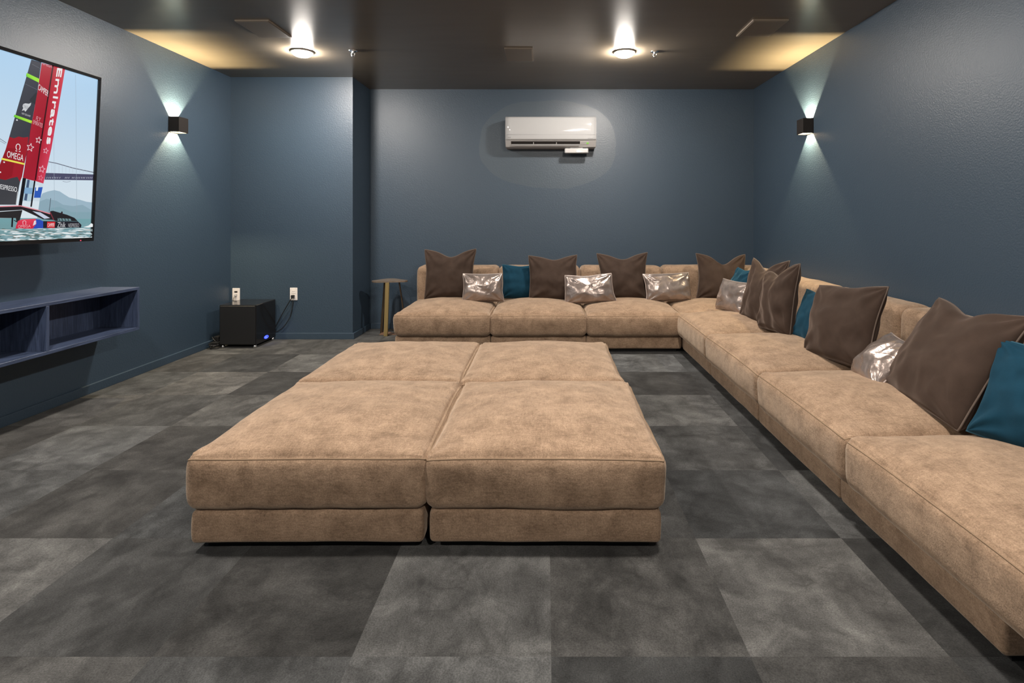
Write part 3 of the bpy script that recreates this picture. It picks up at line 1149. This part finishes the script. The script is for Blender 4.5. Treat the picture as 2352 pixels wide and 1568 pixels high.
ol = round_tri([(-.215, -.085), (.215, -.005), (-.06, .24)], [.16, .12, .12])
bm = bmesh.new()
lo = [bm.verts.new((p.x * .97, p.y * .97, .497)) for p in ol]
hi = [bm.verts.new((p.x, p.y, .510)) for p in ol]
bm.faces.new(hi)
bm.faces.new(lo[::-1])
for i in range(len(ol)):
    j = (i + 1) % len(ol)
    bm.faces.new((lo[i], lo[j], hi[j], hi[i]))
o = obj('table_top', bm_mesh('table_top', bm), M_TTOP, tt)


def bar(name, p0, p1, wx, wy, mat):
    bm = bmesh.new()
    V = []
    for p in (p0, p1):
        for sx, sy in ((-1, -1), (1, -1), (1, 1), (-1, 1)):
            V.append(bm.verts.new((p[0] + sx * wx / 2, p[1] + sy * wy / 2, p[2])))
    bm.faces.new(V[0:4][::-1])
    bm.faces.new(V[4:8])
    for i in range(4):
        j = (i + 1) % 4
        bm.faces.new((V[i], V[j], V[4 + j], V[4 + i]))
    return obj(name, bm_mesh(name, bm), mat, tt)


bar('leg', (-.025, -.045, .0), (-.012, -.035, .498), .034, .022, M_BRASS)
bar('leg', (-.105, .09, .0), (-.06, .06, .498), .022, .03, M_BRONZE)
bar('leg', (.145, .06, .0), (.075, .045, .498), .012, .014, M_BRONZE)
bm = bmesh.new()
add_box(bm, (-.118, .085, 0), (-.02, .11, .007))
obj('foot_bar', bm_mesh('foot_bar', bm), M_COPPER, tt)
for (p, q) in (((-.105, .09), (-.025, -.04)), ((.145, .06), (-.02, -.04))):
    pass
bm = bmesh.new()
add_box(bm, (-.10, .0, 0), (.15, .085, .006), .0)
ob_ = obj('foot_plate', bm_mesh('foot_plate', bm), M_COPPER, tt)
tag(tt, 'small bronze side table with triangular top and brass leg, left of the sofa', 'table')

# ================================================================== air conditioner
ac = empty('air_conditioner', (bx(1265, 5.16), YB, 1.781))
AW, AHt, AD = .872, .295, .215
prof = [(-.0, .295), (-.150, .295), (-.178, .288), (-.192, .272), (-.200, .20), (-.200, .12), (-.198, .075), (-.197, .060), (-.194, .056), (-.150, .004), (-.140, .0), (0, .0)]
# body: extruded section
V, Fc = [], []
for sx in (-AW / 2, AW / 2):
    for (y, z) in prof:
        V.append((sx, y, z))
m_ = len(prof)
Fc.append(tuple(range(m_))[::-1])
Fc.append(tuple(range(m_, 2 * m_)))
for i in range(m_):
    j = (i + 1) % m_
    Fc.append((i, j, m_ + j, m_ + i))
bm = bmesh.new()
bm.from_mesh(mesh('t', V, Fc))
bmesh.ops.bevel(bm, geom=[e for e in bm.edges if abs(e.verts[0].co.x - e.verts[1].co.x) < 1e-6], offset=.004, segments=2, affect='EDGES')
body = obj('body', bm_mesh('body', bm), M_WHITEM, ac)
# glossy front panel, gently convex
V, Fc = [], []
nx, nz = 16, 14
for i in range(nx + 1):
    for j in range(nz + 1):
        x = -AW / 2 + .003 + (AW - .006) * i / nx
        z = .064 + (.286 - .064) * j / nz
        s = (z - .064) / .222
        y = -.2185 + 1.1 * (z - .171) ** 2 + .030 * max(0, s - .90) ** 2 * 8
        y += .003 * (2 * i / nx - 1) ** 2
        V.append((x, y, z))
for i in range(nx):
    for j in range(nz):
        Fc.append((i * (nz + 1) + j, (i + 1) * (nz + 1) + j, (i + 1) * (nz + 1) + j + 1, i * (nz + 1) + j + 1))
fp = obj('front_panel', mesh('front_panel', V, Fc), M_WHITE, ac, True)
sm = fp.modifiers.new('thick', 'SOLIDIFY')
sm.thickness = .004
sm.offset = -1
# groove line and marks on the panel
box('panel_groove', (-AW / 2 + .01, -.2152, .1130), (AW / 2 - .01, -.2105, .1142), M_GREY, ac)
for k in range(3):
    box('maker_mark', (-.410 + k * .010, -.2092, .084), (-.403 + k * .010, -.2060, .096), M_GREY, ac)
box('type_mark', (.355, -.2092, .077), (.405, -.2055, .080), M_GREY, ac)


# sloping outlet strip under the panel: slot, vane, display
def on_slope(name, x0, x1, s0, s1, mat, out=.0015, thick=.004, bev=.001):
    a, b = Vector((0, -.194, .056)), Vector((0, -.150, .004))
    d = (b - a)
    nrm = Vector((0, -d.z, d.y)).normalized()
    if nrm.z > 0:
        nrm = -nrm
    bm = bmesh.new()
    V = []
    for h in (-thick + out, out):
        for (x, s) in ((x0, s0), (x1, s0), (x1, s1), (x0, s1)):
            V.append(bm.verts.new(a + d * s + nrm * h + Vector((x, 0, 0))))
    bm.faces.new(V[0:4])
    bm.faces.new(V[4:8])
    for i in range(4):
        j = (i + 1) % 4
        bm.faces.new((V[i], V[j], V[4 + j], V[4 + i]))
    return obj(name, bm_mesh(name, bm), mat, ac)


on_slope('air_slot', -AW / 2 + .055, AW / 2 - .155, .06, .54, M_DARKSLOT, .001)
on_slope('vane', -AW / 2 + .060, AW / 2 - .160, .50, .72, M_WHITE, .010, .004)
for x in (-.165, .055):
    on_slope('vane_clip', x - .004, x + .004, .20, .45, M_WHITEM, .008)
on_slope('display_strip', AW / 2 - .150, AW / 2 - .075, .15, .60, M_WHITEM, .002)
on_slope('status_light', AW / 2 - .092, AW / 2 - .072, .25, .48, M_GREEN, .003)
tag(ac, 'white split air conditioner mounted high on the back wall', 'air conditioner')
# small receiver box hanging under it
rc_ = empty('receiver_box', (bx(1324, 5.24), YB - .13, 1.725))
box('case', (-.115, -.022, 0), (.115, .022, .048), M_WHITEM, rc_, bevel=.010, seg=3)
box('front_lens', (-.004, -.0245, .006), (.108, -.0215, .032), M_WHITE, rc_, bevel=.001, seg=1)
box('hanging_tab', (-.06, -.004, .046), (.06, .016, .0585), M_WHITEM, rc_)
tag(rc_, 'small white rounded box hanging under the right end of the air conditioner', 'receiver')


# ================================================================== sconces
def sconce(x, y, z, rz, label):
    t = empty('wall_sconce', (x, y, z), rz)             # local: +x out of the wall
    d, w, h, th = .080, .108, .114, .004
    bm = bmesh.new()
    add_box(bm, (0, -w / 2, 0), (th, w / 2, h))
    add_box(bm, (d - th, -w / 2, 0), (d, w / 2, h))
    add_box(bm, (th, -w / 2, 0), (d - th, -w / 2 + th, h))
    add_box(bm, (th, w / 2 - th, 0), (d - th, w / 2, h))
    add_box(bm, (th, -w / 2 + th, h / 2 - .0015), (d - th, w / 2 - th, h / 2 + .0015))
    for zz in (0, h - .003):
        add_box(bm, (th, -w / 2 + th, zz), (d - th, -w / 2 + .012, zz + .003))
        add_box(bm, (th, w / 2 - .012, zz), (d - th, w / 2 - th, zz + .003))
    obj('housing', bm_mesh('housing', bm), M_SCONCE, t)
    for s in (1, -1):
        e = lathe('led_disc', [(0, 0), (.012, 0), (.012, .003 * s), (0, .003 * s)], M_LED, t, 16)
        e.location = (d / 2, 0, h / 2 + .0016 * s)
        L = bpy.data.lights.new('sconce_light', 'AREA')
        L.shape = 'RECTANGLE'
        L.size, L.size_y = .056, .010
        L.energy = SCONCE_W * (1.0 if s > 0 else .6)
        L.color = SCONCE_COL
        lo_ = bpy.data.objects.new('sconce_light', L)
        C.objects.link(lo_)
        lo_.parent = t
        lo_.location = (d / 2, 0, h / 2 + .0052 * s)
        lo_.rotation_euler = (math.pi if s > 0 else 0, 0, 0)
    return tag(t, label, 'wall lamp', 'up and down wall sconces')


sconce(XL, 4.152, 1.755, 0, 'dark cube wall sconce lit up and down on the left wall beside the television')
sconce(XR, 4.215, 1.755, math.pi, 'dark cube wall sconce lit up and down on the right wall')


# ================================================================== ceiling fittings
def dome_lamp(x, y, label):
    t = empty('ceiling_dome_lamp', (x, y, ZC))
    lathe('trim_ring', [(.060, 0), (.086, 0), (.086, -.006), (.080, -.011), (.072, -.011)], M_TRIM, t, 36)
    pr = [(.073 * math.cos(R(a)), -.010 - .033 * math.sin(R(a))) for a in range(0, 91, 9)]
    lathe('glass_dome', pr, M_DOME, t, 32)
    return tag(t, label, 'ceiling light', 'dome lights on the ceiling')


dl = ['lit dome ceiling light above the subwoofer corner, left of the two in view', 'lit dome ceiling light right of the air conditioner',
      'lit dome ceiling light above the left ottomans', 'lit dome ceiling light above the right ottomans',
      'lit dome ceiling light behind the camera on the left', 'lit dome ceiling light behind the camera on the right']
for (x, y), lb in zip(LAMPS, dl):
    dome_lamp(x, y, lb)


def ceiling_panel(x0, x1, y0, y1, label):
    t = empty('ceiling_speaker', ((x0 + x1) / 2, (y0 + y1) / 2, ZC))
    a, b = (x1 - x0) / 2, (y1 - y0) / 2
    box('grille', (-a + .006, -b + .006, -.012), (a - .006, b - .006, -.001), M_CPANEL, t, bevel=.001, seg=1)
    bm = bmesh.new()
    for lo, hi in (((-a, -b, -.010), (a, -b + .006, 0)), ((-a, b - .006, -.010), (a, b, 0)), ((-a, -b + .006, -.010), (-a + .006, b - .006, 0)), ((a - .006, -b + .006, -.010), (a, b - .006, 0))):
        add_box(bm, lo, hi)
    obj('rim', bm_mesh('rim', bm), M_CPANEL, t)
    return tag(t, label, 'ceiling speaker', 'flat panels on the ceiling')


ceiling_panel(-2.013, -1.793, 3.483, 3.803, 'flat brown rectangular ceiling panel near the left wall')
ceiling_panel(-.318, -.104, 4.053, 4.38, 'flat brown rectangular ceiling panel above the air conditioner')
ceiling_panel(1.331, 1.560, 3.474, 3.785, 'flat brown rectangular ceiling panel near the right wall')


def sprinkler(x, y, label):
    t = empty('fire_sprinkler', (x, y, ZC))
    lathe('escutcheon', [(0, -.006), (.022, -.007), (.031, -.004), (.033, 0), (0, 0)], M_CHROME, t, 24)
    lathe('body', [(.009, -.004), (.009, -.016), (.006, -.020), (0, -.020)], M_CHROME, t, 14)
    for s in (-1, 1):
        tube('frame_arm', spline([(s * .007, 0, -.016), (s * .013, 0, -.026), (s * .004, 0, -.040)], 5), .0022, M_CHROME, t, 6)
    lathe('deflector', [(0, -.039), (.013, -.040), (.013, -.042), (0, -.043)], M_CHROME, t, 16)
    return tag(t, label, 'sprinkler', 'chrome fire sprinklers')


sprinkler(-1.479, 4.13, 'small chrome fire sprinkler on the ceiling right of the left dome light')
sprinkler(.833, 4.15, 'small chrome fire sprinkler on the ceiling right of the right dome light')
